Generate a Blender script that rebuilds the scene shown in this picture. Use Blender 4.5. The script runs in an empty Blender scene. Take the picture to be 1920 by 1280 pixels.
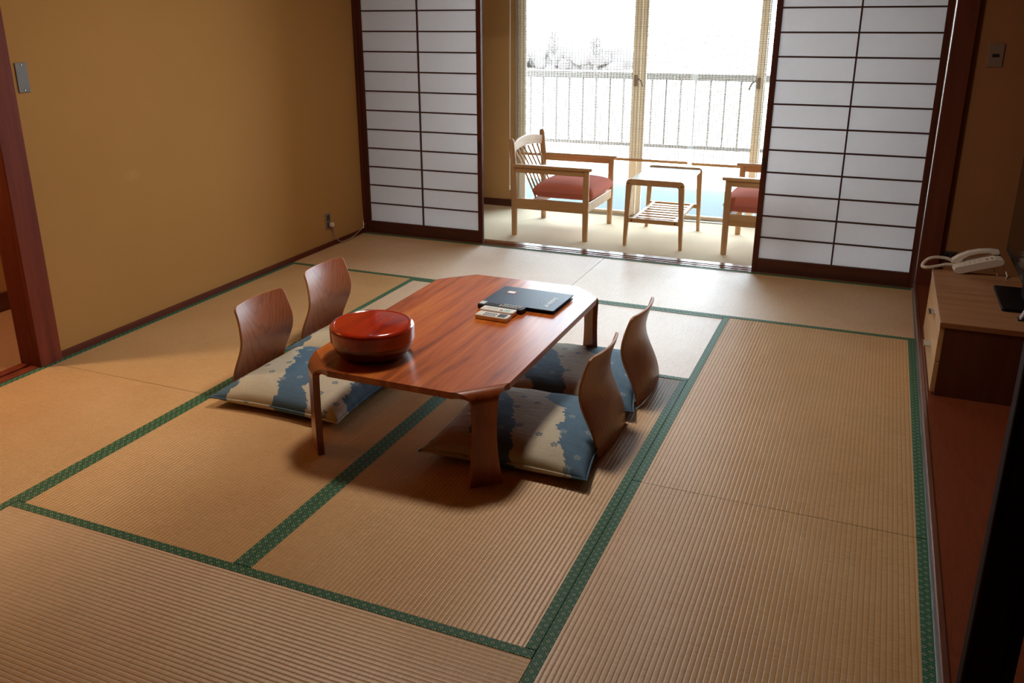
import bpy, bmesh, math, random
from mathutils import Vector, Matrix
from mathutils.geometry import tessellate_polygon
C = bpy.context.scene.collection
PI = math.pi
W = 0.91                                   # width of one tatami mat
random.seed(4)

# ------------------------------------------------------------------ helpers
class MB:
    """collects shapes and links them as ONE mesh object"""
    def __init__(self): self.bm = bmesh.new()
    def box(self, x0, x1, y0, y1, z0, z1, M=None):
        v = [self.bm.verts.new(p) for p in ((x0,y0,z0),(x1,y0,z0),(x1,y1,z0),(x0,y1,z0),(x0,y0,z1),(x1,y0,z1),(x1,y1,z1),(x0,y1,z1))]
        for f in ((0,3,2,1),(4,5,6,7),(0,1,5,4),(1,2,6,5),(2,3,7,6),(3,0,4,7)):
            self.bm.faces.new([v[i] for i in f])
        if M is not None: bmesh.ops.transform(self.bm, matrix=M, verts=v)
        return self
    def bar(self, p, q, w, h=None, up=(0,0,1)):
        """rectangular bar from p to q, w wide sideways, h along up"""
        p, q = Vector(p), Vector(q); h = h or w
        d = (q-p).normalized(); s = d.cross(Vector(up)).normalized(); u = s.cross(d).normalized()
        r = []
        for c in (p, q):
            r.append([self.bm.verts.new(c + s*a*w/2 + u*b*h/2) for a, b in ((-1,-1),(1,-1),(1,1),(-1,1))])
        a, b = r
        self.bm.faces.new(a[::-1]); self.bm.faces.new(b)
        for i in range(4):
            j = (i+1) % 4; self.bm.faces.new((a[i], a[j], b[j], b[i]))
        return self
    def tube(self, pts, r, n=10, cap=True, radii=None):
        pts = [Vector(p) for p in pts]; rings = []; ref = None
        for i, p in enumerate(pts):
            d = (pts[min(i+1, len(pts)-1)] - pts[max(i-1, 0)]).normalized()
            if ref is None:
                ref = Vector((0,0,1)) if abs(d.z) < .9 else Vector((1,0,0))
            s = d.cross(ref).normalized(); u = s.cross(d).normalized(); ref = u
            rr = radii[i] if radii else r
            rings.append([self.bm.verts.new(p + (s*math.cos(2*PI*k/n) + u*math.sin(2*PI*k/n))*rr) for k in range(n)])
        for a, b in zip(rings, rings[1:]):
            for k in range(n):
                self.bm.faces.new((a[k], a[(k+1) % n], b[(k+1) % n], b[k]))
        if cap:
            self.bm.faces.new(rings[0][::-1]); self.bm.faces.new(rings[-1])
        return self
    def lathe(self, prof, c=(0,0,0), n=64):
        rings = []
        for r, z in prof:
            if r < 1e-6: rings.append([self.bm.verts.new((c[0], c[1], c[2]+z))])
            else: rings.append([self.bm.verts.new((c[0]+r*math.cos(2*PI*k/n), c[1]+r*math.sin(2*PI*k/n), c[2]+z)) for k in range(n)])
        for a, b in zip(rings, rings[1:]):
            for k in range(n):
                j = (k+1) % n
                if len(a) == 1 and len(b) == 1: continue
                if len(a) == 1: self.bm.faces.new((a[0], b[j], b[k]))
                elif len(b) == 1: self.bm.faces.new((a[k], a[j], b[0]))
                else: self.bm.faces.new((a[k], a[j], b[j], b[k]))
        return self
    def prism(self, poly, z0, z1, M=None):
        """poly: list of (x, y), extruded from z0 to z1"""
        a = [self.bm.verts.new((x, y, z0)) for x, y in poly]
        b = [self.bm.verts.new((x, y, z1)) for x, y in poly]
        self.bm.faces.new(a[::-1]); self.bm.faces.new(b)
        n = len(poly)
        for i in range(n):
            j = (i+1) % n; self.bm.faces.new((a[i], a[j], b[j], b[i]))
        if M is not None: bmesh.ops.transform(self.bm, matrix=M, verts=a+b)
        return self
    def grid(self, f, nu, nv):
        """open sheet f(u, v), u and v in 0..1"""
        g = [[self.bm.verts.new(f(i/nu, j/nv)) for j in range(nv+1)] for i in range(nu+1)]
        for i in range(nu):
            for j in range(nv):
                self.bm.faces.new((g[i][j], g[i+1][j], g[i+1][j+1], g[i][j+1]))
        return g
    def build(self, name, mat, parent=None, bevel=0, seg=2, smooth=None, solid=0, sub=0):
        bmesh.ops.recalc_face_normals(self.bm, faces=self.bm.faces[:])
        me = bpy.data.meshes.new(name); self.bm.to_mesh(me); self.bm.free()
        if smooth is not None:
            for p in me.polygons: p.use_smooth = True
            me.set_sharp_from_angle(angle=math.radians(42))
        o = bpy.data.objects.new(name, me); C.objects.link(o)
        if mat: me.materials.append(mat)
        if parent: o.parent = parent
        if solid:
            m = o.modifiers.new('solid', 'SOLIDIFY'); m.thickness = solid; m.offset = 0
        if sub:
            m = o.modifiers.new('sub', 'SUBSURF'); m.levels = sub; m.render_levels = sub
        if bevel:
            m = o.modifiers.new('bevel', 'BEVEL'); m.width = bevel; m.segments = seg; m.limit_method = 'ANGLE'; m.angle_limit = math.radians(35)
        if smooth:
            try:
                m = o.modifiers.new('wn', 'WEIGHTED_NORMAL'); m.keep_sharp = True
            except Exception: pass
        return o

def tag(o, label=None, cat=None, group=None, kind=None):
    if label: o['label'] = label
    if cat: o['category'] = cat
    if group: o['group'] = group
    if kind: o['kind'] = kind
    return o
def thing(name, label, cat, loc=(0,0,0), rz=0, group=None):
    o = bpy.data.objects.new(name, None); C.objects.link(o); o.empty_display_size = .1
    o.location = loc; o.rotation_euler = (0, 0, rz)
    return tag(o, label, cat, group)
def struct(mb, name, mat, **k):
    return tag(mb.build(name, mat, **k), kind='structure')
def box_struct(name, mat, *b, bevel=0):
    return struct(MB().box(*b), name, mat, bevel=bevel)
def dup(root, loc, rz, label=None):
    r = root.copy(); C.objects.link(r); r.location = loc; r.rotation_euler = (0, 0, rz)
    if label: r['label'] = label
    for ch in list(root.children):
        c = ch.copy(); C.objects.link(c); c.parent = r
        for g in list(ch.children):
            d = g.copy(); C.objects.link(d); d.parent = c
    return r

# ------------------------------------------------------------------ materials
def lin(c):
    return tuple(((v/255)/12.92 if v/255 <= .04045 else ((v/255+.055)/1.055)**2.4) for v in c) + (1,)
class Mat:
    def __init__(self, name, col=(128,128,128), rough=.5, spec=.5, coat=0, metal=0):
        self.m = bpy.data.materials.new(name); self.m.use_nodes = True
        self.t = self.m.node_tree; self.b = self.t.nodes['Principled BSDF']; self.n = self.t.nodes
        self.b.inputs['Base Color'].default_value = lin(col); self.b.inputs['Roughness'].default_value = rough
        self.b.inputs['Specular IOR Level'].default_value = spec; self.b.inputs['Metallic'].default_value = metal
        self.b.inputs['Coat Weight'].default_value = coat; self.b.inputs['Coat Roughness'].default_value = .1
    def new(self, typ, **k):
        n = self.n.new(typ)
        for a, v in k.items(): setattr(n, a, v)
        return n
    def link(self, a, b): self.t.links.new(a, b)
    def coord(self, scale=(1,1,1), rot=(0,0,0), out='Object'):
        tc = self.new('ShaderNodeTexCoord'); mp = self.new('ShaderNodeMapping')
        mp.inputs['Scale'].default_value = scale; mp.inputs['Rotation'].default_value = rot
        self.link(tc.outputs[out], mp.inputs['Vector']); return mp.outputs['Vector']
    def noise(self, vec, scale, detail=4, rough=.55, dist=0):
        n = self.new('ShaderNodeTexNoise'); n.inputs['Scale'].default_value = scale; n.inputs['Detail'].default_value = detail
        n.inputs['Roughness'].default_value = rough; n.inputs['Distortion'].default_value = dist
        self.link(vec, n.inputs['Vector']); return n.outputs['Fac']
    def math(self, op, a, b=None, c=None, clamp=False):
        n = self.new('ShaderNodeMath', operation=op, use_clamp=clamp)
        for i, v in enumerate((a, b, c)):
            if v is None: continue
            if isinstance(v, (int, float)): n.inputs[i].default_value = v
            else: self.link(v, n.inputs[i])
        return n.outputs[0]
    def sep(self, vec):
        s = self.new('ShaderNodeSeparateXYZ'); self.link(vec, s.inputs[0]); return s.outputs
    def ramp(self, fac, stops, interp='LINEAR'):
        r = self.new('ShaderNodeValToRGB'); r.color_ramp.interpolation = interp
        e = r.color_ramp.elements
        while len(e) < len(stops): e.new(.5)
        for i, (p, c) in enumerate(stops):
            e[i].position = p; e[i].color = lin(c)
        self.link(fac, r.inputs[0]); return r.outputs[0]
    def mix(self, fac, a, b, blend='MIX'):
        n = self.new('ShaderNodeMix', data_type='RGBA', blend_type=blend)
        for i, v in ((0, fac), (6, a), (7, b)):
            if isinstance(v, (int, float)): n.inputs[i].default_value = v
            elif isinstance(v, tuple): n.inputs[i].default_value = lin(v)
            else: self.link(v, n.inputs[i])
        return n.outputs[2]
    def color(self, c): self.link(c, self.b.inputs['Base Color']); return self
    def bump(self, h, strength=.3, dist=.001):
        b = self.new('ShaderNodeBump'); b.inputs['Strength'].default_value = strength; b.inputs['Distance'].default_value = dist
        self.link(h, b.inputs['Height']); self.link(b.outputs[0], self.b.inputs['Normal']); return self

def plain(name, col, rough=.5, **k): return Mat(name, col, rough, **k).m
def wood(name, dark, light, axis='Y', rough=.4, coat=0, fine=1.0, spec=.5):
    """straight grain along axis, with fine pores"""
    m = Mat(name, light, rough, spec=spec, coat=coat)
    st = {'X': (.06,1,1), 'Y': (1,.06,1), 'Z': (1,1,.06)}[axis]
    v = m.coord(scale=st)
    n1 = m.noise(v, 22*fine, 5, .6, .6); n2 = m.noise(v, 160*fine, 3, .6)
    f = m.math('ADD', m.math('MULTIPLY', n1, .75), m.math('MULTIPLY', n2, .25))
    m.color(m.ramp(f, [(.32, dark), (.62, light)]))
    m.bump(n2, .08, .0005)
    return m.m

def plaster(name, col, col2):
    m = Mat(name, col, .95, spec=.1); v = m.coord()
    n = m.noise(v, 3, 6, .65); g = m.noise(v, 420, 2, .6)
    big = m.noise(v, 1.2, 5, .7, .6)
    c = m.mix(m.math('MULTIPLY', g, .5), col, col2)
    c = m.mix(m.math('MULTIPLY', m.math('SUBTRACT', big, .35, clamp=True), .5), c, col2)
    m.color(c); m.bump(m.math('ADD', m.math('MULTIPLY', n, 2), g), .25, .0015)
    return m
def wall_left_mat():
    m = plaster('ochre_plaster', (186,142,84), (162,118,66))
    # two pale scuffs low on the wall
    s = m.sep(m.coord())
    src = m.b.inputs['Base Color'].links[0].from_socket
    d = m.math('ADD', m.math('POWER', m.math('MULTIPLY', m.math('SUBTRACT', s[1], -2.09), 16), 2),
               m.math('POWER', m.math('MULTIPLY', m.math('SUBTRACT', s[2], .76), 30), 2))
    n = m.noise(m.coord(), 70, 4, .7)
    f = m.math('MULTIPLY', m.math('SUBTRACT', 1.0, d, clamp=True), m.math('MULTIPLY', m.math('MULTIPLY', m.math('SUBTRACT', n, .42, clamp=True), 4, clamp=True), .4))
    m.color(m.mix(f, src, (205,175,115)))
    return m.m

def tatami_mat_material():
    """rush weave: ridges run along local X, rush stalks across along local Y"""
    m = Mat('tatami_rush', (190,150,90), .45, spec=.75)
    tc = m.new('ShaderNodeTexCoord'); s = m.sep(tc.outputs['Object'])
    pitch = .0143
    wob = m.noise(m.coord(scale=(2,6,1)), 4, 2)
    y = m.math('ADD', m.math('DIVIDE', s[1], pitch), m.math('MULTIPLY', wob, .25))
    fr = m.math('FRACT', y)
    tri = m.math('ABSOLUTE', m.math('SUBTRACT', fr, .5))              # .5 in the groove, 0 on the crown
    pil = m.math('SUBTRACT', 1.0, m.math('POWER', m.math('MULTIPLY', tri, 2), 3.5))
    groove = m.math('MULTIPLY', m.math('SUBTRACT', tri, .40, clamp=True), 10, clamp=True)
    cell = m.math('FLOOR', y)
    comb = m.new('ShaderNodeCombineXYZ'); m.link(s[0], comb.inputs[0]); m.link(m.math('MULTIPLY', cell, .37), comb.inputs[1])
    straw = m.noise(comb.outputs[0], 240, 3, .7)                       # single stalks seen in one ridge
    streak = m.noise(m.coord(scale=(60,1.2,1)), 6, 3, .65)             # stalks running across ridges
    big = m.noise(m.coord(), 2.2, 4, .6)
    f = m.math('ADD', m.math('MULTIPLY', straw, .55), m.math('ADD', m.math('MULTIPLY', streak, .35), m.math('MULTIPLY', big, .3)))
    base = m.ramp(f, [(.36, (175,131,83)), (.55, (202,160,110)), (.75, (219,182,133))])
    m.color(m.mix(m.math('MULTIPLY', groove, .55), base, (110,72,36)))
    fib = m.math('ADD', m.math('MULTIPLY', pil, 1.0), m.math('MULTIPLY', straw, .22))
    m.bump(fib, .5, .0013)
    m.b.inputs['Anisotropic'].default_value = .9
    tg = m.new('ShaderNodeTangent', direction_type='UV_MAP'); tg.uv_map = 'UVMap'
    m.link(tg.outputs[0], m.b.inputs['Tangent'])
    return m.m
def heri_material():
    """green brocade edging: lattice of diagonal lines with small four-dot diamonds"""
    m = Mat('green_brocade', (40,90,60), .6, spec=.3)
    tc = m.new('ShaderNodeTexCoord'); s = m.sep(tc.outputs['Object'])
    p = .029
    yy = m.math('ADD', s[1], 10.0)
    a = m.math('DIVIDE', m.math('ADD', s[0], yy), p); b = m.math('DIVIDE', m.math('SUBTRACT', s[0], yy), p)
    fa = m.math('SUBTRACT', m.math('FRACT', a), .5); fb = m.math('SUBTRACT', m.math('FRACT', b), .5)
    A = m.math('ABSOLUTE', fa); B = m.math('ABSOLUTE', fb)
    mx = m.math('MAXIMUM', A, B); mn = m.math('MINIMUM', A, B)
    dot = m.math('MULTIPLY', m.math('LESS_THAN', mx, .24), m.math('GREATER_THAN', mn, .05))
    line = m.math('GREATER_THAN', mx, .43)
    n = m.noise(m.coord(), 900, 2)
    base = m.mix(n, (24,62,44), (44,92,66))
    c = m.mix(m.math('MULTIPLY', line, .75), base, (64,122,84))
    c = m.mix(m.math('MULTIPLY', dot, .85), c, (158,176,132))
    m.color(c); m.bump(m.math('ADD', n, dot), .3, .0004)
    return m.m
def shoji_paper():
    m = bpy.data.materials.new('shoji_paper'); m.use_nodes = True; t = m.node_tree; t.nodes.clear()
    out = t.nodes.new('ShaderNodeOutputMaterial'); mx = t.nodes.new('ShaderNodeMixShader')
    d = t.nodes.new('ShaderNodeBsdfDiffuse'); tr = t.nodes.new('ShaderNodeBsdfTranslucent')
    tc = t.nodes.new('ShaderNodeTexCoord'); n = t.nodes.new('ShaderNodeTexNoise'); n.inputs['Scale'].default_value = 30; n.inputs['Detail'].default_value = 3
    r = t.nodes.new('ShaderNodeValToRGB'); r.color_ramp.elements[0].color = lin((221,216,214)); r.color_ramp.elements[1].color = lin((228,224,224))
    t.links.new(tc.outputs['Object'], n.inputs['Vector']); t.links.new(n.outputs['Fac'], r.inputs[0])
    d.inputs[0].default_value = lin((205,196,190)); t.links.new(r.outputs[0], tr.inputs[0])
    mx.inputs[0].default_value = PAPER_T
    t.links.new(d.outputs[0], mx.inputs[1]); t.links.new(tr.outputs[0], mx.inputs[2]); t.links.new(mx.outputs[0], out.inputs[0])
    return m
def glass():
    m = bpy.data.materials.new('window_glass'); m.use_nodes = True; t = m.node_tree; t.nodes.clear()
    out = t.nodes.new('ShaderNodeOutputMaterial'); mx = t.nodes.new('ShaderNodeMixShader')
    tr = t.nodes.new('ShaderNodeBsdfTransparent'); g = t.nodes.new('ShaderNodeBsdfGlossy'); g.inputs['Roughness'].default_value = .02
    tr.inputs[0].default_value = (.93,.96,.95,1)
    fr = t.nodes.new('ShaderNodeFresnel'); fr.inputs[0].default_value = 1.25
    t.links.new(fr.outputs[0], mx.inputs[0]); t.links.new(tr.outputs[0], mx.inputs[1]); t.links.new(g.outputs[0], mx.inputs[2]); t.links.new(mx.outputs[0], out.inputs[0])
    return m
def cushion_fabric():
    """blue-grey and cream bands with ragged lozenge edges and scattered little blossoms"""
    m = Mat('cushion_fabric', (200,190,170), .75, spec=.25)
    tc = m.new('ShaderNodeTexCoord'); s = m.sep(tc.outputs['Object'])
    tri = m.math('PINGPONG', m.math('ADD', s[1], 1.0), .055)
    oi = m.new('ShaderNodeObjectInfo'); lx = m.sep(oi.outputs['Location'])[0]      # each cover is cut from another stretch of the cloth
    step = m.math('MULTIPLY', m.math('FLOOR', m.math('MULTIPLY', tri, 42)), .012)
    n = m.noise(m.coord(scale=(1,1,1)), 5.5, 3, .5)
    q = m.math('ADD', m.math('ADD', s[0], m.math('MULTIPLY', s[1], .42)), m.math('ADD', step, m.math('ADD', m.math('MULTIPLY', n, .20), m.math('MULTIPLY', m.math('SUBTRACT', lx, 1.3), .10))))
    w = m.math('SINE', m.math('MULTIPLY', m.math('ADD', q, .215), 2*PI/.36))
    band = m.math('MULTIPLY', m.math('ADD', m.math('MULTIPLY', w, 14), 3.0), 1, clamp=True)
    # blossoms
    vo = m.new('ShaderNodeTexVoronoi', feature='F1', voronoi_dimensions='2D'); vo.inputs['Scale'].default_value = 13; vo.inputs['Randomness'].default_value = .75
    m.link(tc.outputs['Object'], vo.inputs['Vector'])
    dv = m.new('ShaderNodeVectorMath', operation='SUBTRACT'); m.link(tc.outputs['Object'], dv.inputs[0]); m.link(vo.outputs['Position'], dv.inputs[1])
    d = m.sep(dv.outputs[0])
    ang = m.math('ARCTAN2', d[1], d[0])
    rad = m.math('SQRT', m.math('ADD', m.math('POWER', d[0], 2), m.math('POWER', d[1], 2)))
    pet = m.math('ADD', .0085, m.math('MULTIPLY', m.math('ABSOLUTE', m.math('SINE', m.math('MULTIPLY', ang, 2.5))), .0062))
    cs = m.new('ShaderNodeSeparateColor'); m.link(vo.outputs['Color'], cs.inputs[0])
    fl = m.math('MULTIPLY', m.math('MULTIPLY', m.math('LESS_THAN', rad, pet), m.math('GREATER_THAN', rad, .0028)), m.math('LESS_THAN', cs.outputs[0], .42))
    weave = m.noise(m.coord(scale=(1,.03,1)), 260, 2)
    cream = m.mix(weave, (176,166,142), (206,196,172)); blue = m.mix(weave, (70,98,120), (92,120,140))
    cream = m.mix(m.math('MULTIPLY', fl, .8), cream, (92,112,128)); blue = m.mix(m.math('MULTIPLY', fl, .55), blue, (150,160,160))
    m.color(m.mix(band, blue, cream))
    wr = m.noise(m.coord(scale=(3,10,3)), 1.6, 4, .55, .8)
    m.bump(m.math('ADD', m.math('MULTIPLY', wr, 1.0), m.math('MULTIPLY', weave, .05)), .4, .008)
    return m.m
def plywood_face():
    """cherry-toned veneer with arched cathedral grain, upright in local Z"""
    m = Mat('zaisu_veneer', (150,92,58), .33, spec=.5, coat=.25)
    m.b.inputs['Coat Roughness'].default_value = .25
    v = m.coord(scale=(1,1,.22)); s = m.sep(m.coord())
    dd = m.noise(v, 9, 3, .5)
    u = m.math('ADD', s[1], m.math('MULTIPLY', dd, .03))
    arch = m.math('ADD', m.math('MULTIPLY', m.math('POWER', m.math('MULTIPLY', u, 6.2), 2), 1.0), m.math('MULTIPLY', s[2], -2.3))
    ring = m.math('SINE', m.math('MULTIPLY', m.math('ADD', arch, m.math('MULTIPLY', dd, .8)), 34))
    ring = m.math('POWER', m.math('MULTIPLY', m.math('ADD', ring, 1), .5), 5)
    fine = m.noise(m.coord(scale=(1,1,.04)), 190, 3)
    c = m.mix(fine, (150,80,49), (178,105,67))
    m.color(m.mix(m.math('MULTIPLY', ring, .5), c, (108,60,34)))
    return m.m
def lacquer(name, a, b, rough=.16, grain=True):
    m = Mat(name, a, rough, spec=.5, coat=.8); m.b.inputs['Coat Roughness'].default_value = .06
    if grain:
        n = m.noise(m.coord(scale=(1.0,.12,1), rot=(0,0,.5)), 20, 3, .5, .3)
        m.color(m.ramp(n, [(.28, b), (.58, a)]))
    return m.m
def carpet(name, a, b):
    m = Mat(name, a, .95, spec=.08); v = m.coord()
    n = m.noise(v, 330, 3, .7); g = m.noise(v, 60, 3, .6)
    m.color(m.mix(m.math('ADD', m.math('MULTIPLY', n, .7), m.math('MULTIPLY', g, .3)), b, a)); m.bump(n, .6, .004)
    return m.m
def table_wood():
    m = Mat('table_wood', (168,88,40), .36, spec=.5, coat=.3); m.b.inputs['Coat Roughness'].default_value = .17
    v = m.coord(scale=(1,.07,1))
    n1 = m.noise(v, 12, 5, .6, 1.2); n2 = m.noise(v, 90, 4, .6); n3 = m.noise(m.coord(scale=(1,.3,1)), 3, 3)
    f = m.math('ADD', m.math('MULTIPLY', n1, .6), m.math('ADD', m.math('MULTIPLY', n2, .22), m.math('MULTIPLY', n3, .22)))
    m.color(m.ramp(f, [(.38, (118,50,12)), (.50, (180,88,26)), (.66, (210,124,46))]))
    return m.m
def board_floor():
    m = Mat('alcove_board', (110,46,24), .3, spec=.5, coat=.3)
    v = m.coord(scale=(1,.12,1)); n = m.noise(v, 7, 4, .55, 1.0)
    w = m.math('SINE', m.math('MULTIPLY', n, 120)); w = m.math('POWER', m.math('MULTIPLY', m.math('ADD', w, 1), .5), 3)
    m.color(m.mix(m.math('MULTIPLY', w, .35), (122,60,34), (90,42,24)))
    return m.m

PAPER_T = .62
MT = {}
MT['tatami'] = tatami_mat_material(); MT['heri'] = heri_material()
MT['wall_l'] = wall_left_mat()
MT['wall'] = plaster('daylit_ochre_plaster', (186,148,100), (162,126,82)).m  # same plaster as the left wall, bluish daylight put into its colour
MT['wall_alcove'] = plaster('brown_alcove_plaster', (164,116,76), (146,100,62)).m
MT['wall_dark'] = plaster('shaded_plaster', (120,80,46), (104,68,38)).m  # shade of the unlit room end put into the plaster colour
MT['ceil'] = wood('ceiling_boards', (120,88,56), (150,112,74), 'Y', .7)
MT['dark'] = wood('dark_red_wood', (58,24,14), (86,38,22), 'Z', .38, .15)
MT['darkx'] = wood('dark_red_wood_across', (58,24,14), (86,38,22), 'X', .38, .15)
MT['darky'] = wood('dark_red_wood_along', (70,30,18), (98,46,28), 'Y', .38, .15)
MT['post'] = wood('post_red_wood', (94,36,20), (124,54,30), 'Z', .5, 0, spec=.25)
MT['pillar'] = wood('pillar_wood', (84,40,24), (108,54,34), 'Z', .4, .1)
MT['tokopost'] = wood('ribbed_dark_post', (18,9,5), (46,23,14), 'Z', .8, 0, 2.2, spec=.08)
MT['shoji'] = wood('shoji_frame_wood', (66,30,18), (92,45,28), 'Z', .6, 0, spec=.25)
MT['kumiko'] = plain('shoji_bars', (70,38,26), .5)
MT['paper'] = shoji_paper()
MT['glass'] = glass()
MT['board'] = board_floor()
MT['carpet'] = carpet('sunroom_carpet', (234,222,196), (208,192,162))
MT['hallcarpet'] = carpet('hall_carpet', (168,128,98), (134,98,72))
MT['chairwood'] = wood('beech_wood', (178,134,86), (202,160,108), 'X', .4, .2)
MT['chairwoodz'] = wood('beech_wood_upright', (176,132,86), (200,158,108), 'Z', .4, .2)
MT['seat'] = carpet('coral_upholstery', (214,136,120), (188,108,94))
MT['table'] = table_wood()
MT['veneer'] = plywood_face()
MT['cushion'] = cushion_fabric(); MT['plyedge'] = plain('plywood_edge', (184,128,82), .5)
MT['lid'] = lacquer('red_lacquer_lid', (186,50,18), (140,30,11))
MT['bowl'] = lacquer('dark_red_lacquer', (92,20,10), (70,14,8), .3)
MT['maple'] = wood('maple_veneer', (190,150,100), (212,174,124), 'Y', .4, .1)
MT['cab'] = wood('walnut_veneer', (150,100,66), (176,126,86), 'X', .42, .1)
MT['cabside'] = wood('dark_cabinet_veneer', (84,42,26), (104,56,36), 'Z', .45, .05)
MT['edge'] = plain('pale_edge_band', (196,164,136), .4)
MT['black'] = plain('black_plastic', (10,10,11), .4, spec=.2)
MT['blackm'] = plain('black_matte_plastic', (22,22,23), .5)
MT['screen'] = plain('tv_glass', (10,10,11), .12)
MT['cream'] = plain('cream_plastic', (224,212,196), .4)
MT['white'] = plain('white_plastic', (226,218,206), .35)
MT['grey'] = plain('grey_print', (96,104,110), .5)
MT['lcd'] = plain('lcd_grey', (96,104,104), .2)
MT['teal'] = plain('pale_green_print', (150,196,178), .5)
MT['key'] = plain('key_white', (214,214,214), .5)
MT['keyred'] = plain('key_red', (190,90,80), .5)
MT['folder'] = plain('navy_leatherette', (36,48,70), .42, spec=.45)
MT['folderin'] = plain('folder_black_edge', (16,16,20), .5)
MT['print'] = plain('silver_print', (236,240,242), .36)
MT['redprint'] = plain('brown_red_print', (120,52,40), .5)
MT['steel'] = plain('brushed_steel', (118,112,106), .5, metal=.6)
MT['chrome'] = plain('chrome', (210,206,200), .15, metal=1)
MT['plate'] = plain('brown_plate', (70,58,50), .45)
MT['plate2'] = plain('taupe_plate', (132,112,98), .4)
MT['frame'] = plain('cream_window_frame', (240,234,222), .5)
MT['bamboo'] = wood('bamboo_slats', (172,148,120), (206,184,154), 'X', .6)
MT['thread'] = plain('blind_thread', (110,92,74), .8)
MT['cord'] = plain('white_cord', (232,226,208), .6)
MT['balcony'] = plain('balcony_paint', (74,84,87), .8, spec=.1)
MT['rail'] = plain('veiled_railing', (138,134,130), .6)  # paled colour: veiling glare over the rails is painted in
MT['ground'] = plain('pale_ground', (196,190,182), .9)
MT['leaf'] = plain('hazed_foliage', (150,144,142), .9, spec=.1)  # greyed pale so the colour itself carries the outdoor haze
MT['hazed_bark'] = plain('hazed_bark', (134,128,124), .9, spec=.1)  # trees paled too, outdoor glare put into the colour
MT['acrylic'] = plain('clear_acrylic', (200,196,206), .1)

# ------------------------------------------------------------------ room shell
H = 2.56
YB = -6.6                                   # wall behind the camera
WX = -.012                                  # left wall face
box_struct('floor', MT['dark'], 0, 4*W, YB, .0, -.12, -.056)
box_struct('floor.001', MT['carpet'], 0, 4.4, .135, 1.31, -.06, -.002)                       # sunroom carpet
box_struct('floor.002', MT['hallcarpet'], -.90, -.115, YB, 0, -.06, -.004)                  # hall carpet
box_struct('floor.003', MT['board'], 3.662, 4.6, YB, .02, -.05, .033)                       # alcove board
m = MB().box(3*W+.002, 3.64, YB, -5*W, -.056, -.004).box(0, 3*W+.002, YB, -5*W, -.056, -.004)
struct(m, 'floor.004', MT['darky'])
PY0, PY1 = -2.79, -2.672                    # door post on the left wall
DY = -3.72                                  # other side of the doorway
m = MB().box(-.10, WX, PY1, 0, -.05, H).box(-.10, WX, YB, DY, -.05, H).box(-.10, WX, DY, PY1, 1.86, H)
struct(m, 'wall_left', MT['wall_l'])
box_struct('baseboard_left', wood('baseboard_wood', (72,28,14), (104,46,24), 'Y', .65, spec=.2), WX, 0, PY1, -.001, -.02, .031, bevel=.003)
# door frame
m = MB().box(-.118, .012, PY0, PY1, -.03, 1.9); struct(m, 'trim_1', MT['post'], bevel=.004)
m = MB().box(-.118, .012, DY-.11, DY, -.03, 1.9); struct(m, 'trim_2', MT['post'], bevel=.004)
m = MB().box(-.118, .012, DY, PY0, 1.8, 1.86); struct(m, 'trim_3', MT['darky'], bevel=.004)
m = MB().box(-.118, -.07, DY, PY0, -.03, .004).box(-.07, -.052, DY, PY0, -.03, -.006).box(-.052, -.002, DY, PY0, -.03, .004)
struct(m, 'trim_4', MT['post'], bevel=.002)
# hall beyond the doorway
box_struct('wall_hall', MT['wall'], -1.0, -.88, YB, 0, -.05, H)
box_struct('baseboard_hall', MT['darky'], -.88, -.868, YB, 0, -.004, .10, bevel=.003)
box_struct('wall_hall_back', MT['wall'], -1.0, -.10, 0, .1, -.05, H)
# walls behind the camera, right, alcove
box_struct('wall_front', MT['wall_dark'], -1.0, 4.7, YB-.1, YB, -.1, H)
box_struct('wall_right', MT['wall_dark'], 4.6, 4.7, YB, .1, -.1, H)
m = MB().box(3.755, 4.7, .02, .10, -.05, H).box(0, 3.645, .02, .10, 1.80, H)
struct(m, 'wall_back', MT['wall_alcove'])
box_struct('ceiling', MT['ceil'], -1.0, 4.7, YB-.1, .1, H, H+.08)
box_struct('trim_5', MT['pillar'], 3.650, 3.757, -.012, .10, -.03, H, bevel=.004)           # pillar beside the right shoji
box_struct('trim_6', MT['darkx'], 0, 3.65, .0, .10, 1.76, 1.80, bevel=.003)                 # lintel
box_struct('trim_13', MT['shoji'], -.012, .012, 0, .10, -.03, 1.8, bevel=.003)              # slim jamb in the left corner
# grooved sill under the shoji
m = MB().box(0, 3.65, .0, .018, -.06, .004).box(0, 3.65, .018, .040, -.06, -.004).box(0, 3.65, .040, .058, -.06, .004)\
    .box(0, 3.65, .058, .080, -.06, -.004).box(0, 3.65, .080, .135, -.06, .004)
MT['sill'] = wood('sill_wood', (104,62,42), (134,86,60), 'X', .22, .3)
struct(m, 'trim_7', MT['sill'], bevel=.001)
box_struct('trim_8', wood('rail_brown_wood', (92,54,38), (120,76,56), 'Y', .3, .3), 3.643, 3.663, YB, -.012, -.05, .037, bevel=.004)          # kamachi rail along the alcove
tk = struct(MB().box(3.655, 3.725, -3.555, -3.50, .033, H).box(3.725, 3.752, -3.545, -3.51, .033, H), 'trim_9', MT['tokopost'], bevel=.006)
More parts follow.
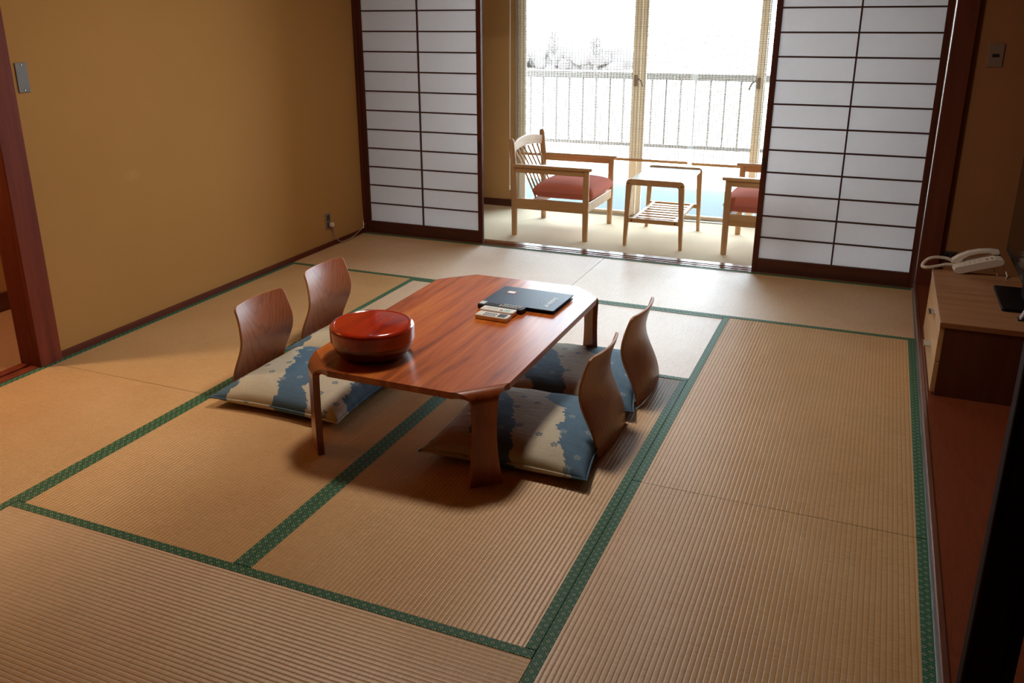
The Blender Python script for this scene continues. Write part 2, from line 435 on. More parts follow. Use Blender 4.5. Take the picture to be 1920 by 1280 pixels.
# sunroom
m = MB().box(-.1, .68, 1.25, 1.37, -.06, 2.4).box(.68, 3.46, 1.25, 1.37, 2.0, 2.4).box(3.46, 4.4, 1.25, 1.37, -.06, 2.4)
struct(m, 'wall_sunroom', MT['wall'])
box_struct('wall_sunroom_left', MT['wall'], -.1, .0, .1, 1.25, -.06, 2.4)
box_struct('wall_sunroom_right', MT['wall'], 4.4, 4.5, .1, 1.37, -.06, 2.4)
box_struct('ceiling.001', plain('sunroom_ceiling', (196,186,168), .9), -.1, 4.5, .1, 1.37, 2.28, 2.36)
box_struct('baseboard_sunroom', MT['darkx'], 0, .68, 1.238, 1.25, -.004, .055, bevel=.002)
box_struct('baseboard_sunroom_left', MT['darky'], 0, .012, .14, 1.238, -.004, .055, bevel=.002)

# ------------------------------------------------------------------ tatami
L2, HW, HB = W-.0011, W/2-.0006, .031
def mat_mesh():
    m = MB().box(-L2, L2, -HW+.0008, HW-.0008, -.055, 0)
    uv = m.bm.loops.layers.uv.new('UVMap')
    for f in m.bm.faces:
        for l in f.loops: l[uv].uv = (l.vert.co.x, l.vert.co.y)
    return m
def first_mat():
    t = thing('tatami_mat', '', 'tatami mat', group='tatami mats laid edge to edge on the floor')
    mat_mesh().build('woven_surface', MT['tatami'], t)
    for s in (-1, 1):
        y0, y1 = sorted((s*HW, s*(HW-HB)))
        MB().box(-L2, L2, y0, y1, -.050, .0016).build('cloth_border', MT['heri'], t, bevel=.0012)
    return t
mats = [  # centre x, y in mat widths, turned, label
    (1,-.5,0,'straw tatami mat along the left half of the shoji, in the far left corner'),
    (3,-.5,0,'straw tatami mat under the right shoji panel, reaching the right alcove'),
    (.5,-2,1,'straw tatami mat lengthwise along the ochre wall, behind the left floor chairs'),
    (.5,-4,1,'straw tatami mat lengthwise in front of the left doorway'),
    (3.5,-2,1,'straw tatami mat lengthwise beside the alcove, nearer the television cabinet'),
    (3.5,-4,1,'straw tatami mat in the lower right corner, beside the alcove'),
    (2,-1.5,0,'straw tatami mat crosswise under the far end of the low table'),
    (1.5,-3,1,'straw tatami mat under the front left floor cushion and lacquer box end'),
    (2.5,-3,1,'straw tatami mat under the front right floor chair'),
    (2,-4.5,0,'straw tatami mat crosswise in the foreground, nearest the camera'),
]
mat0 = first_mat()
for i, (x, y, r, lab) in enumerate(mats):
    if i == 0:
        mat0.location = (x*W, y*W, 0); mat0.rotation_euler.z = r*PI/2; mat0['label'] = lab
    else: dup(mat0, (x*W, y*W, 0), r*PI/2, lab)

# ------------------------------------------------------------------ shoji
def shoji(name, label, x0, x1, y, ltop=0., rtop=0.):
    t = thing(name, label, 'sliding door', (0, 0, 0), group='shoji panels')
    z1 = 1.765; st = .033; D = .028
    ya, yb = y-D/2, y+D/2
    def q(x0b, x0t, xa, xb): return
    for s, (a, b) in (('l', (x0, x0+st)), ('r', (x1-st, x1))):
        m = MB().box(a, b, ya, yb, .002, z1)
        for v in m.bm.verts:
            v.co.x += (ltop if s == 'l' else rtop)*v.co.z/1.6
        m.build('stile', MT['shoji'], t, bevel=.002)
    MB().box(x0+st, x1-st, ya, yb, .002, .088).build('bottom_rail', MT['shojix'], t, bevel=.002)
    MB().box(x0+st, x1-st+rtop, ya, yb, z1-.05, z1).build('top_rail', MT['shojix'], t, bevel=.002)
    m = MB(); cx = (x0+x1)/2; kw = .0095
    m.box(cx-kw/2, cx+kw/2, ya+.002, y-.001, .088, z1-.05)
    z = .088
    for k in range(12):
        z += .1312
        m.box(x0+st, x1-st+rtop*z/1.6, ya+.004, y-.002, z-kw/2, z+kw/2)
    m.build('lattice_bars', MT['kumiko'], t)
    m = MB().box(x0+st-.004, x1-st+.004, y, y+.0008, .080, z1-.045)
    m.build('paper', MT['paper'], t)
    return t
MT['shojix'] = wood('shoji_rail_wood', (58,26,16), (84,40,25), 'X', .45, .1)
sl = shoji('shoji_panel', 'left shoji panel of dark wood lattice and white paper, against the ochre wall corner', .012, .936, .029)
MB().lathe([(0, -.0005), (.012, -.0005), (.013, .0015), (.010, .0012), (.009, -.0002), (0, -.0002)], n=20)
o = MB().box(.9125, .9265, .0135, .0149, .62, .70).build('finger_pull', MT['blackm'], sl, bevel=.0006)
sr = shoji('shoji_panel', 'right shoji panel of dark wood lattice and white paper, beside the alcove pillar', 2.742, 3.6485, .029, .010, -.008)
MB().box(2.757, 2.771, .0135, .0149, .62, .70).build('finger_pull', MT['blackm'], sr, bevel=.0006)

# ------------------------------------------------------------------ windows, blinds
def sash(n, x0, x1, y, lockside=0):
    z0, z1 = .0, 2.0; w = .052
    f = MB()
    f.box(x0, x0+w, y, y+.03, z0, z1).box(x1-w, x1, y, y+.03, z0, z1).box(x0+w, x1-w, y, y+.03, z0, z0+.03).box(x0+w, x1-w, y, y+.03, z1-.05, z1)
    o = struct(f, 'window_%d' % n, MT['frame'], bevel=.003)
    MB().box(x0+w-.004, x1-w+.004, y+.013, y+.017, z0+.026, z1-.046).build('pane', MT['glass'], o)
    if lockside:
        x = x1-.022 if lockside > 0 else x0+.02
        h = MB().box(x-.012, x+.012, y-.016, y, .99, 1.07)
        d = .045*lockside
        h.tube([(x, y-.02, 1.035), (x+d*.5, y-.03, 1.045), (x+d, y-.03, 1.03), (x+d*1.35, y-.03, .985)], .006, 8)
        h.build('latch', plain('latch_metal', (120,108,98), .4), o)
    return o
sash(1, .70, 1.665, 1.27, 1)
sash(2, 1.655, 2.575, 1.305, 0)
sash(3, 2.515, 3.45, 1.27, -1)
m = MB().box(.68, .70, 1.24, 1.36, -.01, 2.0).box(3.45, 3.47, 1.24, 1.36, -.01, 2.0).box(.68, 3.47, 1.24, 1.36, 1.98, 2.02).box(.68, 3.47, 1.235, 1.36, -.03, .004)
struct(m, 'trim_10', plain('aluminium_track', (160,158,150), .4, metal=.3))

def blind(label, x0, x1, zb, y):
    t = thing('roll_up_blind', label, 'window blind', (0, 0, 0), group='bamboo blinds')
    m = MB(); z = zb+.02; th = .0036
    while z < 2.0:
        m.box(x0, x1, y-.001, y+.001, z, z+th); z += .0116
    m.build('bamboo_slats', MT['bamboo'], t)
    m = MB(); x = x0+.012
    while x < x1:
        m.box(x-.0012, x+.0012, y-.0022, y-.001, zb, 2.01); x += .0232
    m.build('stringing', MT['thread'], t)
    MB().box(x0-.004, x1+.004, y-.008, y+.008, zb-.004, zb+.016).build('bottom_bar', MT['chairwood'], t, bevel=.003)
    MB().box(x0, x1, y-.03, y+.03, 2.0, 2.05).build('head_rail', MT['chairwood'], t, bevel=.003)
    return t
b1 = blind('wide bamboo roll-up blind over the window, left of the white gap', .735, 2.092, .455, 1.12)
b2 = blind('bamboo roll-up blind partly behind the right shoji panel', 2.128, 3.40, .450, 1.12)
pts = [(.692, 1.10, 2.02)] + [(.692-.004*k/12, 1.10, 2.02-1.82*k/12) for k in range(1, 13)]
MB().tube(pts, .0035, 8).build('pull_cord', MT['cord'], b1)
MB().tube([(.688, 1.10, .20), (.688, 1.10, .165)], .006, 8).build('cord_bead', MT['cord'], b1)

# ------------------------------------------------------------------ balcony and outdoors
box_struct('floor.005', MT['balcony'], -1.5, 6, 1.38, 3.05, -.25, -.10)
box_struct('balcony_shade_slab', MT['frame'], -1.5, 6, 1.37, 2.95, 2.5, 2.62)  # unseen slab, added to keep sky light off the balcony floor
t = thing('balcony_railing', 'dark balcony railing of thin upright bars outside the window', 'railing', (0, 2.9, 0))
MB().box(-1.5, 6, -.03, .03, .925, .985).build('handrail', MT['rail'], t, bevel=.004)
MB().box(-1.5, 6, -.02, .02, .305, .335).build('bottom_rail', MT['rail'], t)
x = -1.45; k = 0
while x < 6:
    MB().box(x-.007, x+.007, -.007, .007, .335, .925).build('baluster', MT['rail'], t); x += .1345
for x in (-1.2, .9, 3.0, 5.1): MB().box(x-.012, x+.012, -.012, .012, -.1, .31).build('foot_post', MT['frame'], t)
box_struct('floor.006', MT['ground'], -90, 90, 4, 220, -6.3, -6.2)
def hedge(name, label, x0, x1, y, z0, z1, n, r, mat):
    rnd = random.Random(7); bm = bmesh.new()
    for i in range(n):
        x = rnd.uniform(x0, x1); z = z0 + (z1-z0)*rnd.random()**.6
        s = r*rnd.uniform(.6, 1.2)
        M = Matrix.Translation((x, y+rnd.uniform(-.8, .8), z-s)) @ Matrix.Diagonal((s*rnd.uniform(.8,1.5), s, s, 1))
        bmesh.ops.create_icosphere(bm, subdivisions=2, radius=1, matrix=M)
    for v in bm.verts: v.co += Vector((rnd.uniform(-1,1), rnd.uniform(-1,1), rnd.uniform(-1,1)))*.08*r
    m = MB(); m.bm.free(); m.bm = bm
    return tag(m.build(name, mat), label, 'hedge')
box_struct('floor.007', MT['ground'], -60, 40, 26, 120, -6.25, -.62)
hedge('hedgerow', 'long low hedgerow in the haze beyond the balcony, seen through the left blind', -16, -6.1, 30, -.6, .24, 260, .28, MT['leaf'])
def bare_tree(label, x, y, z0, h, seed):
    rnd = random.Random(seed)
    t = thing('bare_tree', label, 'tree', (x, y, z0), group='bare trees beyond the balcony')
    m = MB().tube([(0,0,0), (.03,0,h*.4), (0,.05,h*.7), (.02,0,h)], .1, 8, radii=[.06,.05,.03,.015]); m.build('trunk', MT['hazed_bark'], t)
    m = MB()
    for i in range(34):
        z = h*rnd.uniform(.35, .97); a = rnd.uniform(0, 2*PI); l = h*.30*(1.15-z/h)+.06
        p = Vector((0,0,z)); q = p + Vector((math.cos(a)*l, math.sin(a)*l, l*rnd.uniform(.4,1.1)))
        mid = (p+q)/2 + Vector((rnd.uniform(-.03,.03), 0, -.02))
        m.tube([p, mid, q], .02, 5, radii=[.022,.016,.008])
        for k in range(5):
            b = p.lerp(q, rnd.uniform(.3, .95)); e = b + Vector((rnd.uniform(-.1,.1), rnd.uniform(-.1,.1), rnd.uniform(.03,.14)))
            m.tube([b, (b+e)/2, e], .01, 4, radii=[.010,.008,.005])
    m.build('branches', MT['hazed_bark'], t)
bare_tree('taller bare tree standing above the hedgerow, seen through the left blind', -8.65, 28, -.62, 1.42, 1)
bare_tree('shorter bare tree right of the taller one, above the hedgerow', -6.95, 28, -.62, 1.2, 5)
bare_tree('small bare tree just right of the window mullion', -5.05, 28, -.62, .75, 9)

# ------------------------------------------------------------------ low table
TC = (1.945, -2.365); TH = .34; TT = .024; TZ = TH+.0026       # TZ: where things stand on the table top
def low_table():
    t = thing('low_table', 'low reddish-brown wooden table with cut corners and bent legs', 'table', (TC[0], TC[1], .0018))
    a, b, c = .385, .632, .088; r0 = .042; cut = c + r0*math.sqrt(2)
    poly = []
    for sx, sy in ((1,1), (-1,1), (-1,-1), (1,-1)):
        p1 = (sx*a, sy*(b-cut)); p2 = (sx*(a-cut), sy*b)
        poly += [p1, p2] if sx*sy > 0 else [p2, p1]
    MB().prism(poly, TH-TT, TH).build('tabletop', MT['table'], t, bevel=.0014, seg=2)
    for sx, sy in ((1,1), (-1,1), (-1,-1), (1,-1)):
        mid = Vector((sx*(a-c/2), sy*(b-c/2), 0)); n = Vector((sx, sy, 0)).normalized(); tv = Vector((-n.y, n.x, 0))
        st = []                                   # outer r, z, inner r, z, width
        R = r0
        for k in range(11):
            th = PI/2*k/10; ro, zo = -R+R*math.sin(th), TH-R+R*math.cos(th)
            ri, zi = -R+(R-TT)*math.sin(th), TH-R+(R-TT)*math.cos(th)
            w0 = c*math.sqrt(2)+2*R; w = w0 + (.092-w0)*math.sin(th)**.85
            st.append((ro, zo, ri, zi, w))
        for z, w in ((.27,.086),(.24,.082),(.17,.080),(.11,.087),(.05,.103),(0,.120)):
            e = .004*(1-z/.285)
            st.append((e, z, -TT+e, z, w))
        m = MB(); rings = []
        for ro, zo, ri, zi, w in st:
            rings.append([m.bm.verts.new(mid + n*r + tv*(s*w/2) + Vector((0,0,z))) for r, z, s in ((ro,zo,-1),(ro,zo,1),(ri,zi,1),(ri,zi,-1))])
        for A, B in zip(rings, rings[1:]):
            for i in range(4):
                j = (i+1) % 4; m.bm.faces.new((A[i], A[j], B[j], B[i]))
        m.bm.faces.new(rings[0]); m.bm.faces.new(rings[-1])
        m.build('leg', MT['tableleg'], t, smooth=True)
    return t
MT['tableleg'] = wood('table_leg_wood', (120,54,20), (168,84,36), 'Z', .3, .35)
low_table()

# ------------------------------------------------------------------ lacquer box
def lacquer_box(x, y):
    t = thing('lacquer_box', 'round lidded red lacquer box standing on the low table', 'box', (x, y, TZ))
    MB().lathe([(0,0), (.098,0), (.112,.002), (.122,.009), (.135,.024), (.143,.042), (.1455,.056), (.1455,.070), (0,.070)], n=72).build('body', MT['bowl'], t, smooth=True)
    MB().lathe([(0,.060), (.1455,.060), (.1500,.0605), (.1508,.0620), (.1515,.104), (.1495,.112), (.1435,.1175), (.1360,.1195), (.1340,.1190), (.1325,.1172),
                (.1300,.1168), (.1275,.1178), (.06,.1195), (0,.1198)], n=72).build('lid', MT['lid'], t, smooth=True)
    return t
lacquer_box(1.772, -2.795)

# ------------------------------------------------------------------ floor chairs and cushions
PROF = [(.0, .0), (.004, .05), (.020, .10), (.044, .15), (.066, .20), (.073, .245), (.066, .30), (.054, .345), (.042, .378)]
def pr(z):
    for (x0, z0), (x1, z1) in zip(PROF, PROF[1:]):
        if z <= z1:
            f = (z-z0)/(z1-z0); return x0+(x1-x0)*f
    return PROF[-1][0]
def prs(z): return (pr(max(z-.02,0)) + 2*pr(z) + pr(min(z+.02,.378)))/4
def floor_chair(label):
    t = thing('floor_chair', label, 'floor chair', group='legless floor chairs around the low table')
    zt, z0 = .378, .006
    def f(u, v):
        z = z0 + (zt-z0)*v
        hw = .166 + .006*math.sin(PI*min(1, v*1.2)) - .010*max(0, v-.7)/.3 - .004*(1-v)
        rc = .018
        if zt - z < rc:
            d = rc-(zt-z); hw -= rc - math.sqrt(max(rc*rc-d*d, 0))
        y = (2*u-1)*hw
        s = y/.166
        return Vector((prs(z) - .028*(1-s*s)*(.45+.55*v), y, z))
    m = MB(); m.grid(f, 22, 40)
    o = m.build('backrest', MT['veneer'], t, solid=.010, bevel=.0025, smooth=True)
    o.data.materials.append(MT['plyedge']); o.modifiers['solid'].material_offset_rim = 1
    MB().box(.012, .43, -.135, .135, .004, .014).build('seat', MT['veneer'], t, bevel=.004)
    return t
def cushion(label, size=.61):
    t = tag(bpy.data.objects.new('floor_cushion', None), None, None)
    bpy.data.objects.remove(t)
    n = 44; m = MB(); rnd = random.Random(3)
    def shape(u, v, s):
        a, b = 2*u-1, 2*v-1
        x = a*(size/2)*(1-.08*(1-b*b)*abs(a)**2) ; y = b*(size/2)*(1-.08*(1-a*a)*abs(b)**2)
        e = max(0, (1-abs(a)**2.6))*max(0, (1-abs(b)**2.6))
        h = .058*e**.42
        wr = .004*math.sin(14*a+5*b)*math.sin(6*b+2)*e**.3*(1-e)
        z = .028 + (h*1.15+wr if s > 0 else -min(h, .027)*1.0)
        if s < 0: z = max(z, .001)
        return Vector((x, y, z))
    top = m.grid(lambda u, v: shape(u, v, 1), n, n); bot = m.grid(lambda u, v: shape(u, v, -1), n, n)
    bmesh.ops.remove_doubles(m.bm, verts=m.bm.verts[:], dist=.0004)
    o = m.build('floor_cushion', MT['cushion'], None, smooth=True, sub=1)
    pts = []
    for k in range(120):
        q = k/30; a, b = ((-1+2*q, -1), (1, -1+2*(q-1)), (1-2*(q-2), 1), (-1, 1-2*(q-3)))[int(q)]
        pts.append((a*(size/2)*(1-.08*(1-b*b)*a*a), b*(size/2)*(1-.08*(1-a*a)*b*b), .028))
    MB().tube(pts + pts[:1], .0035, 8, cap=False).build('piping', MT['cushion'], o, smooth=True)
    return tag(o, label, 'cushion', 'patterned floor cushions')
ch = floor_chair('legless veneered floor chair left of the table, nearest the lacquer box')
spots = [((.997,-2.50), -.03, None), ((.958,-1.965), -.03, 'legless veneered floor chair left of the table, farther one towards the shoji'),
         ((2.583,-2.475), PI-.03, 'legless veneered floor chair right of the table, nearer the camera'), ((2.603,-2.005), PI-.03, 'legless veneered floor chair right of the table, farther one towards the shoji')]
for i, ((x, y), rz, lab) in enumerate(spots):
    if i == 0: ch.location = (x, y, 0); ch.rotation_euler.z = rz
    else: dup(ch, (x, y, 0), rz, lab)
cu = cushion('blue and cream flowered floor cushion at the front left, beside the near table leg')
cs = [((1.305,-2.515), .0, None), ((1.275,-1.965), -.03, 'blue and cream floor cushion behind the lacquer box, mostly hidden by table'),
      ((2.290,-2.575), +.05, 'blue and cream flowered floor cushion at the front right, behind the near leg'), ((2.277,-2.030), .12, 'blue and cream floor cushion under the right table edge, farther back')]
for i, ((x, y), rz, lab) in enumerate(cs):
    if i == 0: cu.location = (x, y, .0145); cu.rotation_euler.z = rz
    else: dup(cu, (x, y, .0145), rz, lab)

# ------------------------------------------------------------------ things on the table
def rounded(x0, x1, y0, y1, r, n=6):
    p = []
    for cx, cy, a0 in ((x1-r,y1-r,0), (x0+r,y1-r,PI/2), (x0+r,y0+r,PI), (x1-r,y0+r,3*PI/2)):
        for k in range(n+1):
            a = a0+PI/2*k/n; p.append((cx+r*math.cos(a), cy+r*math.sin(a)))
    return p
# guest folder lies partly on the black remote
t = thing('folder', 'dark navy guest information folder with silver lettering on the low table', 'folder', (2.072,-2.025,TZ), -.03)
MB().prism(rounded(-.160,.160,-.118,.118,.006), .000, .0025).build('back_cover', MT['folderin'], t)
MB().box(-.152,.152,-.108,.112,.0025,.012).build('pages', MT['folderin'], t)
MB().prism(rounded(-.162,.162,-.120,.120,.006), .012, .0165).build('front_cover', MT['folder'], t, bevel=.0015)
zt_ = .0167
MB().box(-.122,-.068,.020,.062,zt_,zt_+.0004).build('emblem_border', MT['redprint'], t)
MB().box(-.112,-.079,.029,.054,zt_+.0004,zt_+.0008).build('emblem', MT['print'], t)
m = MB()
def glyph(m, cx, cy, w, h, seed, z):
    """one small block character made of strokes"""
    r = random.Random(seed); s = w*.16
    m.box(cx-w/2, cx+w/2, cy+h/2-s, cy+h/2, z, z+.0004); m.box(cx-w/2, cx+w/2, cy-h/2, cy-h/2+s, z, z+.0004)
    if r.random() < .8: m.box(cx-w/2, cx-w/2+s, cy-h/2+s, cy+h/2-s, z, z+.0004)
    if r.random() < .8: m.box(cx+w/2-s, cx+w/2, cy-h/2+s, cy+h/2-s, z, z+.0004)
    m.box(cx-w/2+s*1.3, cx+w/2-s*1.3, cy-s/2, cy+s/2, z, z+.0004)
for k in range(8): glyph(m, .112, -.078+.0165*k, .0155, .0145, k, zt_)
for k in range(3): glyph(m, .080, -.046+.021*k, .011, .011, 20+k, zt_)
m.build('lettering', MT['print'], t)
def remote_body(t, L, Wd, Hh, mat, r=.008):
    return MB().prism(rounded(-L/2, L/2, -Wd/2, Wd/2, r), 0, Hh).build('body', mat, t, bevel=.0045, seg=3, smooth=True)
t = thing('remote_control', 'black television remote with rows of pale keys, under the folder edge', 'remote control', (2.010,-2.168,TZ), -.055, 'remote controls on the low table')
remote_body(t, .205, .050, .020, MT['blackm'])
MB().box(-.098,-.074,-.015,.018,.0201,.0206).build('label_sticker', MT['key'], t)
n = 0
for i in range(13):
    for j in range(3):
        if i in (3, 4) and j != 1: continue
        m = MB().box(-.062+i*.0122-.0038, -.062+i*.0122+.0038, -.0145+j*.0135-.0036, -.0145+j*.0135+.0036, .0200, .0218)
        m.build('key', MT['keyred'] if (i, j) in ((12, 0), (5, 2)) else (MT['key'] if i > 4 else MT['grey']), t, bevel=.0006)
t = thing('remote_control', 'cream air conditioner remote lying between the other two remotes', 'remote control', (2.018,-2.222,TZ), -.055, 'remote controls on the low table')
remote_body(t, .150, .048, .021, MT['white'])
MB().box(.030,.056,-.012,.010,.0211,.0215).build('print_patch', MT['teal'], t)
MB().box(.012,.024,-.014,-.004,.0211,.0220).build('button', MT['plate2'], t)
MB().box(-.050,.000,-.006,.010,.0211,.0214).build('print_marks', plain('faint_print', (196,198,184), .5), t)
t = thing('remote_control', 'cream air conditioner remote with grey display, nearest of the three remotes', 'remote control', (2.022,-2.285,TZ), -.055, 'remote controls on the low table')
remote_body(t, .142, .054, .019, MT['white'])
MB().box(.026,.060,-.019,.017,.0191,.0197).build('display_bezel', MT['blackm'], t)
MB().box(.032,.054,-.014,.012,.0197,.0200).build('display', MT['lcd'], t)
for i in range(5):
    for j in range(2):
        MB().box(-.032+i*.0112-.004, -.032+i*.0112+.004, -.014+j*.018-.006, -.014+j*.018+.006, .0191,.0198).build('button', MT['grey'], t, bevel=.0005)

# ------------------------------------------------------------------ sunroom armchairs and table
def armchair(label):
    """faces +x; origin on the carpet at the rear near leg line"""
    t = thing('armchair', label, 'armchair', group='wooden armchairs in the sunroom')
    D, B = .530, .600                                        # between leg centres: depth, breadth
    lw = .042
    for y in (0, B):
        m = MB().tube([(0,y,0), (0,y,.28), (-.006,y,.5), (-.020,y,.655), (-.022,y,.675), (-.023,y,.684)], .02, 14, radii=[.020,.022,.022,.020,.017,.008])
        m.build('leg', MT['chairwoodz'], t, smooth=True)
        m = MB().tube([(D,y,0), (D,y,.25), (D,y,.495)], .02, 14, radii=[.019,.022,.021]); m.build('leg', MT['chairwoodz'], t, smooth=True)
    for y in (0, B):
        poly = rounded(-.012, D+.042, y-.029, y+.029, .016)
        MB().prism(poly, .490, .512).build('armrest', MT['chairwood'], t, bevel=.006, seg=3, smooth=True)
        MB().box(.015, D-.01, y-.013, y+.013, .452, .491).build('arm_rail', MT['chairwood'], t, bevel=.003)
        MB().box(.018, D-.018, y-.012, y+.012, .195, .270).build('seat_rail', MT['chairwood'], t, bevel=.004)
    MB().box(D-.016, D+.014, .018, B-.018, .200, .268).build('front_rail', MT['chairwood'], t, bevel=.004)
    MB().box(.10, .128, .012, B-.012, .200, .262).build('rear_rail', MT['chairwood'], t, bevel=.004)
    def f(u, v):
        y = .012 + (B-.024)*u; s = 2*u-1
        zl = .575 + .022*(1-s*s); zh = .640 + .030*(1-s*s)
        return Vector((-.018 - .030*(1-s*s), y, zl + (zh-zl)*v))
    m = MB(); m.grid(f, 16, 2); m.build('top_slat', MT['chairwood'], t, solid=.02, bevel=.004, smooth=True)
    for k in range(7):
        s = -0.78 + 1.56*k/6; y = B/2 + s*(B/2-.02)
        m = MB().tube([(-.018-.030*(1-s*s), y, .590), (.045, B/2+s*.235, .42), (.115, B/2+s*.22, .255)], .0062, 8); m.build('spindle', MT['chairwoodz'], t, smooth=True)
    n = 18; m = MB()
    def g(sg):
        def h(u, v):
            a, b = 2*u-1, 2*v-1
            ex = max(0, 1-abs(a)**4)*max(0, 1-abs(b)**4)
            x = .115+.225 + a*.235; y = B/2 + b*(B/2-.035)
            z = .318 + sg*.056*ex**.25 + (.024*(1-a*a)*(1-b*b) if sg > 0 else 0)
            return Vector((x, y, z))
        return h
    m.grid(g(1), n, n); m.grid(g(-1), n, n); bmesh.ops.remove_doubles(m.bm, verts=m.bm.verts[:], dist=.0004)
    m.build('seat_cushion', MT['seat'], t, smooth=True, sub=1)
    return t
ac = armchair('blond wooden spindle-back armchair with coral seat, left of the sunroom table')
ac.location = (1.035, .352, -.002)
ac.rotation_euler.z = .0
ac2 = dup(ac, (3.045, .968, -.002), PI, 'blond wooden armchair with coral seat, half hidden behind right shoji panel')

def side_table():
    t = thing('side_table', 'small blond side table with white top and slatted lower shelf', 'table', (1.845, .357, -.002))
    Wd, Dp, Hh = .392, .608, .460
    for y in (0, Dp):
        # rounded inverted-U frame with tapering legs
        out = []; r = .028
        outer = [(-.006, 0), (0, Hh-r)] + [(r-r*math.cos(PI/2*k/6), Hh-r+r*math.sin(PI/2*k/6)) for k in range(1, 7)]
        outer += [(Wd-r+r*math.sin(PI/2*k/6), Hh-r+r*math.cos(PI/2*k/6)) for k in range(0, 7)] + [(Wd+.006, 0)]
        r2 = .012; tp = .040; lw = .038
        inner = [(Wd+.006-.021, 0), (Wd-lw, Hh-tp-r2)] + [(Wd-lw-r2+r2*math.cos(PI/2*k/4), Hh-tp-r2+r2*math.sin(PI/2*k/4)) for k in range(1, 5)]
        inner += [(lw+r2-r2*math.sin(PI/2*k/4), Hh-tp-r2+r2*math.cos(PI/2*k/4)) for k in range(0, 5)] + [(-.006+.021, 0)]
        m = MB(); poly = outer + inner
        A = [m.bm.verts.new((x, y-.012, z)) for x, z in poly]; Bv = [m.bm.verts.new((x, y+.012, z)) for x, z in poly]
        n = len(poly); no = len(outer); ni = len(inner)
        for i in range(n):
            j = (i+1) % n; m.bm.faces.new((A[i], A[j], Bv[j], Bv[i]))
        for tri in tessellate_polygon([[Vector((x, z, 0)) for x, z in poly]]):
            m.bm.faces.new([A[i] for i in tri]); m.bm.faces.new([Bv[i] for i in tri])
        m.build('leg_frame', MT['chairwoodz'], t, bevel=.003)
        MB().box(.018, Wd-.018, y-.009, y+.009, .165, .195).build('stretcher', MT['chairwood'], t, bevel=.003)
        for x, z in ((.018, Hh-.030), (Wd-.018, Hh-.030), (.048, .180), (Wd-.048, .180)):
            yy = y-.0125 if y == 0 else y+.0125
            M_ = Matrix.Translation((x, yy, z)) @ Matrix.Rotation(PI/2, 4, 'X')
            m = MB(); bmesh.ops.create_cone(m.bm, cap_ends=True, segments=14, radius1=.0055, radius2=.0055, depth=.003, matrix=M_)
            m.build('dowel_plug', MT['dark'], t)
    MB().box(.010, Wd-.010, .012, Dp-.012, Hh-.032, Hh-.012).build('tabletop', plain('white_laminate', (236,236,232), .25), t, bevel=.002)
    for x in (.055, Wd-.055): MB().box(x-.011, x+.011, .009, Dp-.009, .172, .194).build('shelf_rail', MT['chairwoodz'], t, bevel=.002)
    for k in range(7):
        y = .075 + (Dp-.15)*k/6; MB().box(.066, Wd-.066, y-.020, y+.020, .180, .190).build('shelf_slat', MT['chairwood'], t, bevel=.002)
    return t
side_table()

# ------------------------------------------------------------------ alcove: cabinet, television, telephone
zc0, zc1 = .033, .345
CX0, CX1, CY0, CY1 = 3.672, 4.18, -1.652, -.835
t = thing('tv_cabinet', 'low wooden television cabinet with pale drawer fronts standing in the alcove', 'cabinet', (CX0, CY0, zc0))
d = CX1-CX0; w = CY1-CY0; h = zc1-zc0
m = MB().box(.018, d, .0, .018, .0, h-.022).box(.018, d, w-.018, w, 0, h-.022).box(d-.012, d, .018, w-.018, 0, h-.022).box(.03, d-.012, .018, w-.018, .012, .03)
m.build('carcass', MT['cabside'], t, bevel=.001)
MB().box(.0, d+.004, -.003, w+.003, h-.022, h).build('top_board', MT['cab'], t, bevel=.0015)
MB().box(-.0015, .0, -.003, w+.003, h-.022, h).build('edge_band', MT['edge'], t)
for z0, z1 in ((.014, .142), (.146, h-.025)):
    dr = MB().box(.0, .018, .002, w-.002, z0, z1).build('drawer', MT['maple'], t, bevel=.001)
    zh = z1-.034
    MB().box(-.024, .0, .28, .35, zh, zh+.004).box(-.026, -.023, .28, .35, zh-.006, zh+.005).build('handle', MT['chrome'], dr, bevel=.0008)
# television
t = thing('television', 'black flat television at the right edge, standing on the cabinet', 'television', (4.0, -1.24, zc1), 0)
MB().prism(rounded(-.095, .115, -.175, .175, .012), .0, .014).build('base', MT['black'], t, bevel=.003)
MB().box(-.005, .03, -.05, .05, .014, .10).build('neck', MT['black'], t, bevel=.004)
MB().box(-.012, .045, -.50, .62, .068, .74).build('housing', MT['black'], t, bevel=.01, seg=3)
MB().box(-.014, -.011, -.465, .585, .115, .705).build('screen', MT['screen'], t)
MB().box(-.0135, -.0115, .03, .09, .085, .095).build('badge', MT['steel'], t)
# small clear stand with dark card beside the TV base
t = thing('card_stand', 'small clear acrylic card stand with dark base at the cabinet edge', 'card stand', (3.972, -1.505, zc1))
MB().box(-.02, .05, -.02, .02, 0, .006).build('foot', MT['blackm'], t, bevel=.001)
MB().bar((-.012,0,.005), (.006,0,.05), .036, .004, up=(1,0,0)).build('panel', MT['acrylic'], t)

